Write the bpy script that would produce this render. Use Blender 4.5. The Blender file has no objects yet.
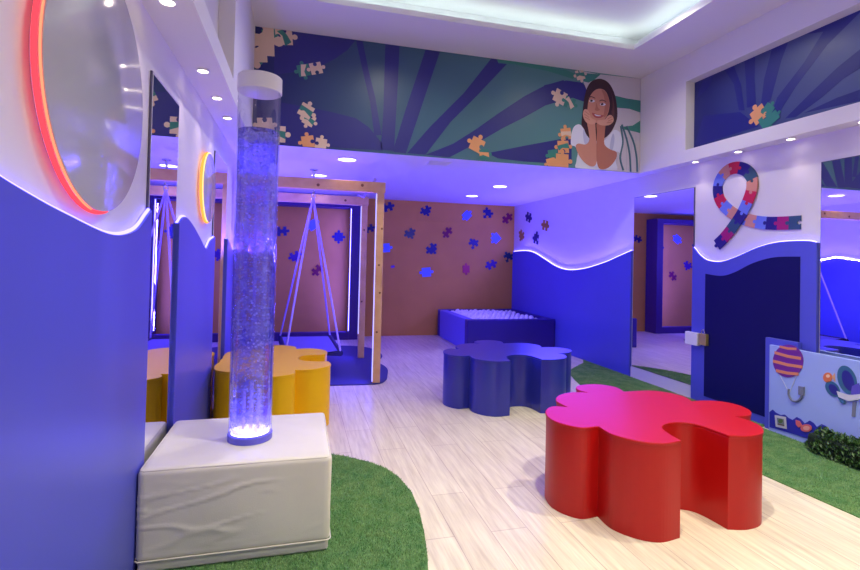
import bpy, bmesh, math, random
from mathutils import Vector, Matrix, noise
random.seed(7)
S = bpy.context.scene
C = S.collection
PI = math.pi
V = Vector

# ------------------------------------------------------------------ camera
F_PX, YAW, PITCH, ROLL, PY, H = 492.4, .259565, .017182, .022711, 251.6, 1.4
fw = V((math.sin(YAW)*math.cos(PITCH), math.cos(YAW)*math.cos(PITCH), math.sin(PITCH)))
_r = V((math.cos(YAW), -math.sin(YAW), 0)); _u = _r.cross(fw)
rr = _r*math.cos(ROLL) + _u*math.sin(ROLL)
uu = -_r*math.sin(ROLL) + _u*math.cos(ROLL)
cd = bpy.data.cameras.new('camera'); cam = bpy.data.objects.new('camera', cd); C.objects.link(cam)
M3 = Matrix((rr, uu, -fw)).transposed()
cam.matrix_world = Matrix.Translation((0, 0, H)) @ M3.to_4x4()
cd.sensor_width = 36; cd.lens = F_PX/860*36; cd.shift_y = (PY-285)/860; cd.clip_start = .02
S.camera = cam

def at(px, py, **k):
    """the point a pixel of the photograph shows on the plane x=, y= or z= value"""
    (a, v), = k.items(); i = 'xyz'.index(a)
    d = fw + rr*((px-430)/F_PX) - uu*((py-PY)/F_PX)
    o = V((0, 0, H)); return o + d*((v-o[i])/d[i])

# ------------------------------------------------------------------ materials
def hexc(r, g, b):
    f = lambda c: (c/255/12.92) if c/255 <= .04045 else ((c/255+.055)/1.055)**2.4
    return (f(r), f(g), f(b), 1)
def mat(name, col, rough=.5, metal=0, spec=.5, coat=0, bump=None, vary=None, emit=None, es=0):
    m = bpy.data.materials.new(name); m.use_nodes = True
    nt = m.node_tree; b = nt.nodes['Principled BSDF']
    if len(col) == 3: col = (*col, 1)
    b.inputs['Base Color'].default_value = col
    b.inputs['Roughness'].default_value = rough
    b.inputs['Metallic'].default_value = metal
    b.inputs['Specular IOR Level'].default_value = spec
    b.inputs['Coat Weight'].default_value = coat
    b.inputs['Coat Roughness'].default_value = .08
    if emit:
        b.inputs['Emission Color'].default_value = (*emit, 1); b.inputs['Emission Strength'].default_value = es
    tc = None
    if bump or vary:
        tc = nt.nodes.new('ShaderNodeTexCoord')
    if vary:
        sc, c2, lo, hi = vary
        n = nt.nodes.new('ShaderNodeTexNoise'); n.inputs['Scale'].default_value = sc; n.inputs['Detail'].default_value = 6
        nt.links.new(tc.outputs['Object'], n.inputs['Vector'])
        r = nt.nodes.new('ShaderNodeValToRGB')
        r.color_ramp.elements[0].position = lo; r.color_ramp.elements[0].color = col
        r.color_ramp.elements[1].position = hi; r.color_ramp.elements[1].color = (*c2[:3], 1)
        nt.links.new(n.outputs['Fac'], r.inputs['Fac']); nt.links.new(r.outputs['Color'], b.inputs['Base Color'])
    if bump:
        sc, st = bump
        n = nt.nodes.new('ShaderNodeTexNoise'); n.inputs['Scale'].default_value = sc; n.inputs['Detail'].default_value = 5
        nt.links.new(tc.outputs['Object'], n.inputs['Vector'])
        bp = nt.nodes.new('ShaderNodeBump'); bp.inputs['Strength'].default_value = st; bp.inputs['Distance'].default_value = .01
        nt.links.new(n.outputs['Fac'], bp.inputs['Height']); nt.links.new(bp.outputs['Normal'], b.inputs['Normal'])
    return m
def emat(name, col, st):
    m = bpy.data.materials.new(name); m.use_nodes = True; nt = m.node_tree; nt.nodes.clear()
    e = nt.nodes.new('ShaderNodeEmission'); e.inputs[0].default_value = (*col, 1); e.inputs[1].default_value = st
    o = nt.nodes.new('ShaderNodeOutputMaterial'); nt.links.new(e.outputs[0], o.inputs[0]); return m

WHITE = mat('white_paint', (.80, .76, .78), .6, bump=(60, .05))
CEIL = mat('ceiling_paint', (.80, .76, .78), .7)
BACKW = mat('brown_wood_panel', hexc(228, 166, 78), .6, spec=.2, vary=(1.2, hexc(214, 154, 70), .35, .7), bump=(30, .04))
PANEL = mat('blue_panel_lacquer', hexc(84, 90, 206), .38, vary=(.8, hexc(81, 87, 200), .4, .7))
DPANEL = mat('dark_blue_lacquer', hexc(66, 40, 104), .5)
MIRROR = mat('mirror_glass', (.86, .87, .9), .015, 1)
MEDGE = mat('mirror_edge', (.10, .09, .16), .3)
BLACKB = mat('blackboard', (.003, .003, .10), .55, spec=.25)
ACRY = mat('white_gloss_acrylic', hexc(186, 186, 192), .12, spec=.5, coat=.1)
PINE = mat('pine_wood', hexc(238, 190, 138), .45, vary=(7, hexc(220, 164, 112), .35, .75), bump=(40, .1))
KNOT = mat('pine_knot', hexc(140, 84, 54), .6)
RED = mat('red_lacquer', hexc(184, 8, 8), .4, spec=.45)
NAVYT = mat('navy_lacquer', hexc(44, 50, 158), .3, coat=.1)
YEL = mat('yellow_lacquer', hexc(255, 196, 0), .4, spec=.3)
FAB = mat('white_vinyl', hexc(236, 228, 214), .5, bump=(300, .08), vary=(3, hexc(226, 218, 204), .4, .7))
PIPE = mat('piping', hexc(225, 216, 204), .5)
STEEL = mat('steel', (.65, .65, .68), .25, 1)
BRASS = mat('brass', hexc(214, 190, 110), .35, .7)
ROPE = mat('lilac_rope', hexc(196, 176, 222), .8, bump=(400, .3))
MAT_ = mat('blue_mat', hexc(60, 58, 122), .7, bump=(200, .1))
SEATF = mat('swing_cushion', hexc(112, 100, 176), .7, bump=(150, .1))
SEATD = mat('swing_rim', hexc(20, 16, 70), .6)
PITD = mat('pit_navy_vinyl', hexc(48, 30, 132), .45)
PITL = mat('pit_lavender_vinyl', hexc(108, 110, 220), .45)
BALL = mat('white_ball', hexc(238, 238, 246), .35)
CAPM = mat('white_plastic', hexc(240, 236, 240), .35)
TRIMW = mat('downlight_trim', hexc(235, 232, 236), .4)
LENS_W = emat('lamp_lens_warm', (1, .86, .74), 12)
LENS_C = emat('lamp_lens_white', (.95, .86, 1), 5)
LED_B = emat('led_blue', (.13, .11, 1), 8)
LED_BW = emat('led_pale_blue', (.12, .10, 1), 14)
LED_POST = emat('led_post', (.30, .30, 1), 2.6)
LED_COVE = emat('led_cove', (.74, 1.0, .95), 7)
LED_R = emat('led_red', (1, .06, .09), 1.6)
LED_RC = emat('led_red_core', (1, .22, .12), 2)
LED_O = emat('led_amber', (1, .30, .05), 2)

def floor_mat():
    m = bpy.data.materials.new('plank_floor'); m.use_nodes = True; nt = m.node_tree; b = nt.nodes['Principled BSDF']
    N = nt.nodes.new; L = nt.links.new
    tc = N('ShaderNodeTexCoord'); mp = N('ShaderNodeMapping'); mp.inputs['Rotation'].default_value = (0, 0, PI/2)
    L(tc.outputs['Object'], mp.inputs['Vector'])
    br = N('ShaderNodeTexBrick'); br.inputs['Scale'].default_value = 1; br.inputs['Brick Width'].default_value = 1.2
    br.inputs['Row Height'].default_value = .2; br.inputs['Mortar Size'].default_value = .0022; br.inputs['Mortar Smooth'].default_value = .3
    br.inputs['Color1'].default_value = hexc(242, 230, 206); br.inputs['Color2'].default_value = hexc(232, 218, 194); br.inputs['Mortar'].default_value = hexc(196, 172, 156)
    br.offset = .37
    L(mp.outputs[0], br.inputs['Vector'])
    m2 = N('ShaderNodeMapping'); m2.inputs['Scale'].default_value = (15, .9, 1)
    L(tc.outputs['Object'], m2.inputs['Vector'])
    n = N('ShaderNodeTexNoise'); n.inputs['Scale'].default_value = 2.2; n.inputs['Detail'].default_value = 8; n.inputs['Roughness'].default_value = .65
    L(m2.outputs[0], n.inputs['Vector'])
    r = N('ShaderNodeValToRGB'); r.color_ramp.elements[0].position = .33; r.color_ramp.elements[0].color = (.66, .60, .60, 1)
    r.color_ramp.elements[1].position = .62; r.color_ramp.elements[1].color = (1, 1, 1, 1)
    L(n.outputs['Fac'], r.inputs['Fac'])
    mx = N('ShaderNodeMixRGB'); mx.blend_type = 'MULTIPLY'; mx.inputs[0].default_value = .75
    L(br.outputs['Color'], mx.inputs[1]); L(r.outputs['Color'], mx.inputs[2]); L(mx.outputs[0], b.inputs['Base Color'])
    b.inputs['Roughness'].default_value = .34; b.inputs['Specular IOR Level'].default_value = .35
    return m
def turf_mat(name, a, b2):
    m = mat(name, a, .9, spec=.1, vary=(22, b2, .3, .7), bump=(220, .8)); return m
TURF = turf_mat('turf', hexc(84, 128, 78), hexc(116, 152, 98))
BLADE = mat('turf_blade', hexc(104, 158, 100), .7, spec=.15, vary=(9, hexc(152, 184, 124), .35, .65))
LEAF = mat('hedge_leaf', hexc(34, 66, 30), .5, vary=(30, hexc(86, 128, 62), .4, .7))
LEAFC = mat('hedge_core', hexc(22, 40, 24), .9)

def mural_mat(name, axis, stops):
    """printed background: its flat colour drifts along one wall axis"""
    m = bpy.data.materials.new(name); m.use_nodes = True; nt = m.node_tree; b = nt.nodes['Principled BSDF']
    tc = nt.nodes.new('ShaderNodeTexCoord'); s = nt.nodes.new('ShaderNodeSeparateXYZ'); nt.links.new(tc.outputs['Object'], s.inputs[0])
    mr = nt.nodes.new('ShaderNodeMapRange'); mr.inputs[1].default_value = stops[0][0]; mr.inputs[2].default_value = stops[-1][0]
    nt.links.new(s.outputs[axis], mr.inputs[0])
    r = nt.nodes.new('ShaderNodeValToRGB'); e = r.color_ramp.elements
    span = stops[-1][0]-stops[0][0]
    for i, (p, c) in enumerate(stops):
        q = (p-stops[0][0])/span
        el = e[0] if i == 0 else (e[1] if i == len(stops)-1 else e.new(q))
        el.position = q; el.color = c
    nt.links.new(mr.outputs[0], r.inputs[0]); nt.links.new(r.outputs[0], b.inputs['Base Color'])
    b.inputs['Roughness'].default_value = .32; b.inputs['Specular IOR Level'].default_value = .4
    return m
def flat(name, rgb, rough=.4): return mat(name, hexc(*rgb), rough)

# ------------------------------------------------------------------ object helpers
def obj(name, verts, faces, m, parent=None, smooth=False, kind=None):
    me = bpy.data.meshes.new(name); me.from_pydata([tuple(v) for v in verts], [], faces); me.validate()
    o = bpy.data.objects.new(name, me); C.objects.link(o)
    ms = m if isinstance(m, (list, tuple)) else [m]
    for x in ms: me.materials.append(x)
    if smooth: me.polygons.foreach_set('use_smooth', [True]*len(me.polygons))
    if parent: o.parent = parent; o.matrix_parent_inverse = parent.matrix_world.inverted() if 0 else Matrix.Identity(4)
    if kind: o['kind'] = kind
    return o
class MB:
    def __init__(s): s.v = []; s.f = []
    def add(s, vs, fs):
        n = len(s.v); s.v += [tuple(v) for v in vs]; s.f += [tuple(i+n for i in f) for f in fs]; return s
    def box(s, a, b):
        (x0, y0, z0), (x1, y1, z1) = a, b
        return s.add([(x0,y0,z0),(x1,y0,z0),(x1,y1,z0),(x0,y1,z0),(x0,y0,z1),(x1,y0,z1),(x1,y1,z1),(x0,y1,z1)],
                     [(0,3,2,1),(4,5,6,7),(0,1,5,4),(1,2,6,5),(2,3,7,6),(3,0,4,7)])
    def prism(s, pts, d):
        """closed outline pts extruded by vector d"""
        n = len(pts); d = V(d)
        nrm = V((0, 0, 0))
        for i in range(n):
            a, b = V(pts[i]), V(pts[(i+1) % n]); nrm += a.cross(b)
        if nrm.dot(d) < 0: pts = pts[::-1]
        bot = [V(p) for p in pts]; top = [p+d for p in bot]
        fs = [tuple(range(n))[::-1], tuple(range(n, 2*n))] + [(i, (i+1) % n, n+(i+1) % n, n+i) for i in range(n)]
        return s.add(bot+top, fs)
    def tube(s, path, r, n=8, closed=False):
        path = [V(p) for p in path]; m = len(path); rings = []; prev = None
        for i, p in enumerate(path):
            a = path[(i-1) % m] if (closed or i > 0) else p
            b = path[(i+1) % m] if (closed or i < m-1) else p
            t = (b-a).normalized()
            if prev is None:
                ref = V((0, 0, 1)) if abs(t.z) < .9 else V((1, 0, 0)); x = t.cross(ref).normalized()
            else: x = (prev - t*prev.dot(t)).normalized()
            prev = x; y = t.cross(x)
            rad = r[i] if isinstance(r, (list, tuple)) else r
            rings.append([p + (x*math.cos(k*2*PI/n) + y*math.sin(k*2*PI/n))*rad for k in range(n)])
        vs = [v for q in rings for v in q]; fs = []
        for i in range(m if closed else m-1):
            j = (i+1) % m
            for k in range(n): fs.append((i*n+k, i*n+(k+1) % n, j*n+(k+1) % n, j*n+k))
        if not closed: fs += [tuple(range(n))[::-1], tuple((m-1)*n+k for k in range(n))]
        return s.add(vs, fs)
    def lathe(s, prof, c=(0, 0, 0), n=40, axis='z', cap=True):
        """prof: (r, h) pairs turned about an axis through c"""
        c = V(c); vs = []; fs = []
        for r, h in prof:
            for k in range(n):
                a = k*2*PI/n; p = (r*math.cos(a), r*math.sin(a), h)
                if axis == 'x': p = (p[2], p[0], p[1])
                if axis == 'y': p = (p[1], p[2], p[0])
                vs.append(c+V(p))
        for i in range(len(prof)-1):
            for k in range(n): fs.append((i*n+k, i*n+(k+1) % n, (i+1)*n+(k+1) % n, (i+1)*n+k))
        if cap: fs += [tuple(range(n))[::-1], tuple((len(prof)-1)*n+k for k in range(n))]
        return s.add(vs, fs)
    def sphere(s, c, r, nu=12, nv=8):
        c = V(c); vs = []; rx = r if isinstance(r, (tuple, list)) else (r, r, r)
        for j in range(1, nv):
            t = PI*j/nv
            for k in range(nu):
                a = 2*PI*k/nu; vs.append(c+V((rx[0]*math.sin(t)*math.cos(a), rx[1]*math.sin(t)*math.sin(a), rx[2]*math.cos(t))))
        vs += [c+V((0, 0, rx[2])), c-V((0, 0, rx[2]))]; T = len(vs)-2; B = T+1
        fs = [(j*nu+k, (j+1)*nu+k, (j+1)*nu+(k+1) % nu, j*nu+(k+1) % nu) for j in range(nv-2) for k in range(nu)]
        fs += [(T, k, (k+1) % nu) for k in range(nu)] + [(B, (nv-2)*nu+(k+1) % nu, (nv-2)*nu+k) for k in range(nu)]
        return s.add(vs, fs)
    def build(s, name, m, parent=None, smooth=False, bevel=0, kind=None, weld=False):
        o = obj(name, s.v, s.f, m, parent, smooth, kind)
        bm = bmesh.new(); bm.from_mesh(o.data)
        if weld: bmesh.ops.remove_doubles(bm, verts=bm.verts, dist=1e-5)
        bmesh.ops.recalc_face_normals(bm, faces=bm.faces); bm.to_mesh(o.data); bm.free()
        if bevel:
            b = o.modifiers.new('b', 'BEVEL'); b.width = bevel; b.segments = 2; b.limit_method = 'ANGLE'; b.angle_limit = math.radians(50)
        if smooth:
            e = o.modifiers.new('e', 'EDGE_SPLIT') if not bevel else None
            if e: e.split_angle = math.radians(40)
        return o
def tag(o, label, cat, group=None):
    o['label'] = label; o['category'] = cat
    if group: o['group'] = group
    return o
def thing(name, label, cat, group=None, loc=(0, 0, 0)):
    o = bpy.data.objects.new(name, None); C.objects.link(o); o.location = loc; o.empty_display_size = .1
    return tag(o, label, cat, group)
def struct(o): o['kind'] = 'structure'; return o
def copy_tree(o, parent=None, loc=None, label=None, group=None):
    c = o.copy(); C.objects.link(c)
    if parent: c.parent = parent
    if loc is not None: c.location = loc
    if label: c['label'] = label
    if group: c['group'] = group
    for ch in list(o.children): copy_tree(ch, c)
    return c
def crom(pts, sub=8, closed=False):
    """Catmull-Rom through points"""
    P = [V(p) for p in pts]; n = len(P); out = []
    for i in range(n if closed else n-1):
        g = lambda k: P[k % n] if closed else P[max(0, min(n-1, k))]
        a, b, c, d = g(i-1), g(i), g(i+1), g(i+2)
        for k in range(sub):
            t = k/sub
            out.append(.5*((2*b)+(c-a)*t+(2*a-5*b+4*c-d)*t*t+(3*b-a-3*c+d)*t**3))
    if not closed: out.append(P[-1])
    return out

# ------------------------------------------------------------------ room numbers
XL, XR, YB, YF = -.69, 4.06, 8.9, -2.2
XUL, XUR = -.47, 3.90        # upper walls stand proud of the lower ones
ZL, ZC = 2.49, 3.63          # low ceiling / soffits, main ceiling
YS = 5.03                    # the fascia between high and low room

struct(MB().box((XL-.2, YF-.1, -.1), (XR+.2, YB+.1, 0)).build('floor', floor_mat()))
struct(MB().box((XL-.2, YF, 0), (XL, YB, ZL)).build('wall_left', WHITE))
struct(MB().box((XR, YF, 0), (XR+.2, YB, ZL)).build('wall_right', WHITE))
struct(MB().box((XL-.2, YB, 0), (XR+.2, YB+.1, ZL)).build('wall_back', BACKW))
struct(MB().box((XL-.2, YF-.1, 0), (XR+.2, YF, 3.95)).build('wall_front', WHITE))
# low ceiling over the back of the room, its front face is the fascia that carries the mural
struct(MB().box((XL-.2, YS, ZL), (XR+.2, YB+.1, 3.95)).build('trim_1', CEIL))
def upper(side):
    b = MB()
    xa, xb = (XL-.2, XUL) if side < 0 else (XUR, XR+.2)
    ye = 4.31 if side > 0 else 3.62
    back = .11
    b.box((xa, YF, ZL), (xb, YS, 2.618))
    b.box((xa, YF, 3.345), (xb, YS, 3.95))
    b.box((xa, ye, 2.618), (xb, YS, 3.345))
    b.box((xa, YF, 2.618), (xb, -.6, 3.345))
    if side > 0: b.box((xa+back, -.6, 2.618), (xb, ye, 3.345))
    else: b.box((xa, -.6, 2.618), (xb-back, ye, 3.345))
    return struct(b.build('trim_2' if side < 0 else 'trim_3', WHITE))
upper(-1); upper(1)
# main ceiling with the lit tray
TX0, TX1, TY0, TY1 = .09, 3.30, -1.1, 4.37
b = MB()
b.box((XUL, YF, ZC), (TX0, YS, ZC+.05)); b.box((TX1, YF, ZC), (XUR, YS, ZC+.05))
b.box((TX0, TY1, ZC), (TX1, YS, ZC+.05)); b.box((TX0, YF, ZC), (TX1, TY0, ZC+.05))
o_ = .2
b.box((XUL, YF, ZC+.05), (TX0-o_, YS, 3.95)); b.box((TX1+o_, YF, ZC+.05), (XUR, YS, 3.95))
b.box((TX0-o_, TY1+o_, ZC+.05), (TX1+o_, YS, 3.95)); b.box((TX0-o_, YF, ZC+.05), (TX1+o_, TY0-o_, 3.95))
b.box((TX0-o_, TY0-o_, 3.84), (TX1+o_, TY1+o_, 3.95))
struct(b.build('ceiling', CEIL))
strip = MB(); e = .07
for a, c in (((TX0-e-.02, TY0), (TX0-e, TY1)), ((TX1+e, TY0), (TX1+e+.02, TY1)), ((TX0, TY1+e), (TX1, TY1+e+.02)), ((TX0, TY0-e-.02), (TX1, TY0-e))):
    strip.box((a[0], a[1], ZC+.05), (c[0], c[1], ZC+.068))
tag(strip.build('cove_light_strip', LED_COVE), 'cool white light strip running round the recessed ceiling tray', 'light strip')

# ------------------------------------------------------------------ downlights
def downlight(loc, r, label, group, lens, power=0, color=(1, .8, .62), spot=70, aim=None, blend=.8):
    t = thing('recessed_downlight', label, 'ceiling light', group, loc)
    MB().lathe([(r, 0), (r, -.006), (r*.86, -.012), (r*.84, -.004), (r*.84, 0)], n=28, cap=False).build('trim_ring', TRIMW, t, True)
    MB().lathe([(r*.84, -.002), (r*.84, -.006)], n=28).build('lens', lens, t)
    if power:
        ld = bpy.data.lights.new('downlight_beam', 'SPOT'); ld.energy = power; ld.color = color; ld.spot_size = math.radians(spot); ld.spot_blend = blend; ld.shadow_soft_size = r*.7
        l = bpy.data.objects.new('downlight_beam', ld); C.objects.link(l); l.location = (loc[0], loc[1], loc[2]-.03)
        if aim: l.rotation_euler = aim
    return t
gl = 'downlights along the left soffit'; gr = 'downlights along the right soffit'
wl = (1, .80, .72)
for y, lb in ((1.55, 'small round downlight in left soffit, nearest and above the red-lit disc'),
              (2.32, 'small round downlight in left soffit, cut by the top edge of the picture'),
              (3.133, 'small round downlight in left soffit, lowest front one right of the first wall mirror'),
              (3.645, 'small round downlight in left soffit, middle one of the far trio'),
              (4.147, 'small round downlight in left soffit, farthest, above the amber-lit disc')):
    downlight((-.575, y, ZL), .035, lb, gl, LENS_W, 3.5, wl, 84, (0, math.radians(-3), 0))
for y, lb in ((4.228, 'small round downlight in right soffit, farthest, beside the narrow mirror top'),
              (3.713, 'small round downlight in right soffit, directly above the puzzle ribbon loop'),
              (3.201, 'small round downlight in right soffit, above the ribbon tail by the big mirror'),
              (2.65, 'small round downlight in right soffit, nearest, just past the picture edge')):
    downlight((3.955, y, ZL), .035, lb, gr, LENS_W, 2.4, wl, 84, (0, math.radians(3), 0))
gc = 'large round lamps in the low ceiling'
for x, y, r, lb in ((.481, 5.455, .115, 'large round lamp in low blue ceiling in front of the swing beam'),
                    (.226, 6.65, .115, 'large round lamp in low blue ceiling just behind the front swing beam'),
                    (2.771, 6.589, .115, 'round lamp in low blue ceiling, nearer of the pair before the brown wall'),
                    (2.754, 7.73, .115, 'round lamp in low blue ceiling closest to the brown wall')):
    downlight((x, y, ZL), r, lb, gc, LENS_C, 10 if x > 1 else 4, (1, .72, .55), 120)
gt = 'round lamps in the ceiling tray'
for x, y, lb, pw in ((2.98, 3.74, 'round lamp in ceiling tray near its far right corner', 60),
                 (.95, 3.74, 'round lamp in ceiling tray near its far left corner', 95),
                 (2.7, 1.9, 'round lamp in ceiling tray on the right, above the red table', 250),
                 (1.3, 1.6, 'round lamp in ceiling tray on the left, above the plank floor', 270),
                 (2.6, -.2, 'round lamp in ceiling tray on the right, behind the camera', 110),
                 (1.5, -.2, 'round lamp in ceiling tray on the left, behind the camera', 140)):
    downlight((x, y, 3.84), .08, lb, gt, LENS_W, pw, (1, .97, .76), 150 if y > 3 else (104 if y > 1 else 112))

def lamp(name, kind, loc, power, color, size=(.1, .1), rot=(0, 0, 0), radius=.1):
    ld = bpy.data.lights.new(name, kind); ld.energy = power; ld.color = color
    if kind == 'AREA': ld.shape = 'RECTANGLE'; ld.size, ld.size_y = size
    else: ld.shadow_soft_size = radius
    o = bpy.data.objects.new(name, ld); C.objects.link(o); o.location = loc; o.rotation_euler = rot; return o

BLUE = (.08, .055, 1)

# ------------------------------------------------------------------ left wall
def mirror(name, side, y0, y1, z0, z1, label, group='tall wall mirrors'):
    t = thing(name, label, 'mirror', group)
    x = XL if side < 0 else XR; s = 1 if side < 0 else -1
    xs = sorted((x+s*.001, x+s*.010))
    MB().box((xs[0], y0, z0), (xs[1], y1, z1)).build('backing', MEDGE, t)
    xs = sorted((x+s*.010, x+s*.014))
    MB().box((xs[0], y0+.006, z0+.006), (xs[1], y1-.006, z1-.006)).build('mirror_glass', MIRROR, t)
    return t
mirror('wall_mirror', -1, 2.53, 3.05, .08, 2.25, 'tall narrow mirror on left wall beside the white padded block')
mirror('wall_mirror', -1, 4.31, 5.0, .08, 2.25, 'tall narrow mirror on left wall behind the bubble tube, near yellow table')
mirror('wall_mirror', 1, 4.333, 5.311, .135, 2.24, 'tall mirror on right wall between wavy blue panel and blackboard')
mirror('wall_mirror', 1, 1.55, 3.02, .135, 2.262, 'wide mirror on right wall above the picture board, cut by picture edge')

def wave_panel(side, pts, zb, label, name='wavy_wall_panel', thick=.03, led=LED_B, led_r=.008, group='blue wall panels with wavy lit tops', power=0):
    """pts: (y, z) along the top edge, y rising"""
    t = thing(name, label, 'wall panel', group)
    x = XL if side < 0 else XR; s = 1 if side < 0 else -1
    top = [V((x+s*.001, p.x, p.y)) for p in crom([V((a, b, 0)) for a, b in pts], 10)]
    out = top + [V((x+s*.001, top[-1].y, zb)), V((x+s*.001, top[0].y, zb))]
    MB().prism(out, (s*thick, 0, 0)).build('panel_board', PANEL, t, bevel=.002)
    path = [p+V((s*(thick*.45), 0, .004)) for p in top[1:-1]]
    MB().tube(path, led_r, 6).build('led_strip', led, t)
    if power:
        seg = path[::8]
        for a, c in list(zip(seg, seg[1:]))[:-1]:
            ld = bpy.data.lights.new('wave_strip_light', 'AREA'); ld.shape = 'RECTANGLE'; d = c-a
            ld.size = d.length; ld.size_y = .012; ld.energy = power*d.length; ld.color = BLUE
            xa = d.normalized(); n = V((s*.85, 0, .5)); n = (n-xa*n.dot(xa)).normalized(); ya = (-n).cross(xa) 
            l = bpy.data.objects.new('wave_strip_light', ld); C.objects.link(l)
            m = Matrix((xa, (n).cross(xa), n)).transposed()     # local z = n, the lamp shines along -z
            m = Matrix((xa, (-n).cross(xa), -n)).transposed()
            l.matrix_world = Matrix.Translation((a+c)/2+V((s*.022, 0, .008))) @ m.to_4x4()
    return t, top
wave_panel(-1, [(-2.15, 1.6), (-1.4, 1.5), (-.7, 1.47), (-.1, 1.58), (.5, 1.66), (1.0, 1.63), (1.41, 1.552), (1.66, 1.511), (2.03, 1.467), (2.3, 1.495), (2.47, 1.575), (2.52, 1.6)], 0,
           'long blue wall panel under the red-lit disc, its wavy top lit blue')
wave_panel(-1, [(3.06, 1.575), (3.15, 1.615), (3.26, 1.622), (3.46, 1.581), (3.67, 1.518), (3.85, 1.46), (3.96, 1.45), (4.1, 1.51), (4.3, 1.545)], 0,
           'blue wall panel between the two left mirrors, under the amber-lit disc')
wave_panel(-1, [(5.01, 1.56), (5.2, 1.52), (5.45, 1.458), (5.75, 1.5), (6.2, 1.6), (7, 1.45), (8, 1.58), (8.5, 1.5)], 0,
           'blue wall panel on the left beside the wooden swing frames', power=32)
wave_panel(1, [(5.33, 1.575), (5.6, 1.5), (5.896, 1.419), (6.385, 1.325), (6.833, 1.296), (7.207, 1.345), (7.622, 1.469), (8.0, 1.575), (8.35, 1.61), (8.88, 1.6)], 0,
           'long blue wall panel at the far right behind the play pit, wavy top glowing', led=LED_BW, led_r=.009, power=28)

# lit discs
def disc(y, z, r, label, ledm, corem, group='round wall discs with glowing rims', lr=.007, halo=True):
    t = thing('lit_wall_disc', label, 'wall disc', group, (XL, y, z))
    MB().lathe([(r-.02, .001), (r-.02, .03)], n=96, axis='x').build('standoff', CAPM, t)
    MB().lathe([(r-.004, .03), (r, .032), (r, .040), (r-.004, .042)], n=96, axis='x').build('disc_face', ACRY, t, True)
    ring = [(.022, (r+.004)*math.cos(a), (r+.004)*math.sin(a)) for a in [PI*.46 + k*PI*1.12/60 for k in range(61)]]
    MB().tube(ring, lr, 10).build('glowing_rim', ledm, t)
    ring = [(.036, (r+.005)*math.cos(a), (r+.005)*math.sin(a)) for a in [PI*.5 + k*PI*.95/60 for k in range(61)]]
    MB().tube(ring, lr*.45, 8).build('rim_core', corem, t)
    return t
disc(1.885, 1.955, .415, 'large white disc on left wall with a glowing red rim', LED_R, LED_RC)
disc(3.93, 1.895, .25, 'smaller white disc on left wall with a glowing amber rim', LED_O, emat('led_amber_core', (1, .62, .22), 2), lr=.008)

# ------------------------------------------------------------------ right wall: wavy surround with blackboard
t = thing('blackboard_surround', 'blue wavy-topped surround on right wall framing a black writing board', 'wall panel')
outer = crom([V((4.325, 1.60, 0)), V((4.293, 1.575, 0)), V((4.229, 1.513, 0)), V((4.126, 1.46, 0)), V((3.965, 1.45, 0)), V((3.784, 1.499, 0)), V((3.561, 1.583, 0)), V((3.359, 1.625, 0)), V((3.128, 1.629, 0)), V((3.03, 1.61, 0))], 8)
X1 = XR-.001
out3 = [V((X1, p.x, p.y)) for p in outer] + [V((X1, 3.03, 0)), V((X1, 4.325, 0))]
MB().prism(out3, (-.035, 0, 0)).build('surround_board', PANEL, t, bevel=.002)
inn = crom([at(705.3, 273.7, x=4.02), at(721, 275.8, x=4.02), at(734.2, 272.4, x=4.02), at(752.6, 263.2, x=4.02), at(773.7, 257.4, x=4.02), at(800, 256.6, x=4.02)], 8)
q1, q2, q3 = at(800, 345, x=4.02), at(763.5, 338, x=4.02), at(704.7, 399, x=4.02)
bb = inn + [V((4.02, inn[-1].y, .08)), V((4.02, inn[0].y, .08))]
MB().prism([V((4.026, p.y, p.z)) for p in bb], (-.006, 0, 0)).build('writing_board', BLACKB, t)
MB().tube([V((XR-.018, p.x, p.y+.004)) for p in outer[2:-2]], .004, 6).build('led_strip', LED_BW, t)

# white box and padlock at the edge of the blackboard
t = thing('lock_box', 'small white box hung on the blackboard edge beside the narrow mirror', 'lock box')
a = at(686, 331, x=3.99); c = at(698, 346, x=3.99)
MB().box((3.975, c.y, c.z), (4.023, a.y, a.z)).build('box_body', CAPM, t, bevel=.004)
t = thing('padlock', 'brass padlock on the left edge of the blackboard', 'padlock')
a = at(698.5, 333, x=3.99); c = at(706, 346, x=3.99); ym = (a.y+c.y)/2
MB().box((3.985, c.y, c.z), (4.0235, a.y-.003, a.z)).build('lock_body', BRASS, t, bevel=.005)
MB().tube([V((4.0, ym+.021*math.cos(k*PI/10), a.z-.004+.046*math.sin(k*PI/10))) for k in range(11)], .0045, 8).build('shackle', STEEL, t, True)

# small skirting under the narrow mirror
for i, (y0, y1) in enumerate(((4.333, 5.32), (-2.1, 3.02))):
    struct(MB().box((XR-.02, y0, 0), (XR-.0005, y1, .128)).build('baseboard_right', WHITE))

# ------------------------------------------------------------------ jigsaw outline
def jig(cx, cy, w, sides, rot=0, tabr=.17):
    """outline of a jigsaw piece of body width w; sides = right, top, left, bottom: 1 tab, -1 socket, 0 flat"""
    out = []; h = w/2
    for k, sd in enumerate(sides):
        base = [(-h, h)]
        r = w*tabr
        pts = [V((h, -h, 0))]
        if sd:
            d = sd
            pts.append(V((h, -r*.62, 0)))
            for a in range(-62, 63, 18):
                an = math.radians(a*2.1)
                pts.append(V((h + d*(r*.85 + r*math.cos(an)), r*math.sin(an), 0)))
            pts.append(V((h, r*.62, 0)))
        c, s = math.cos(k*PI/2), math.sin(k*PI/2)
        out += [V((p.x*c-p.y*s, p.x*s+p.y*c, 0)) for p in pts]
    c, s = math.cos(rot), math.sin(rot)
    return [V((cx+p.x*c-p.y*s, cy+p.x*s+p.y*c, 0)) for p in out]

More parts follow.
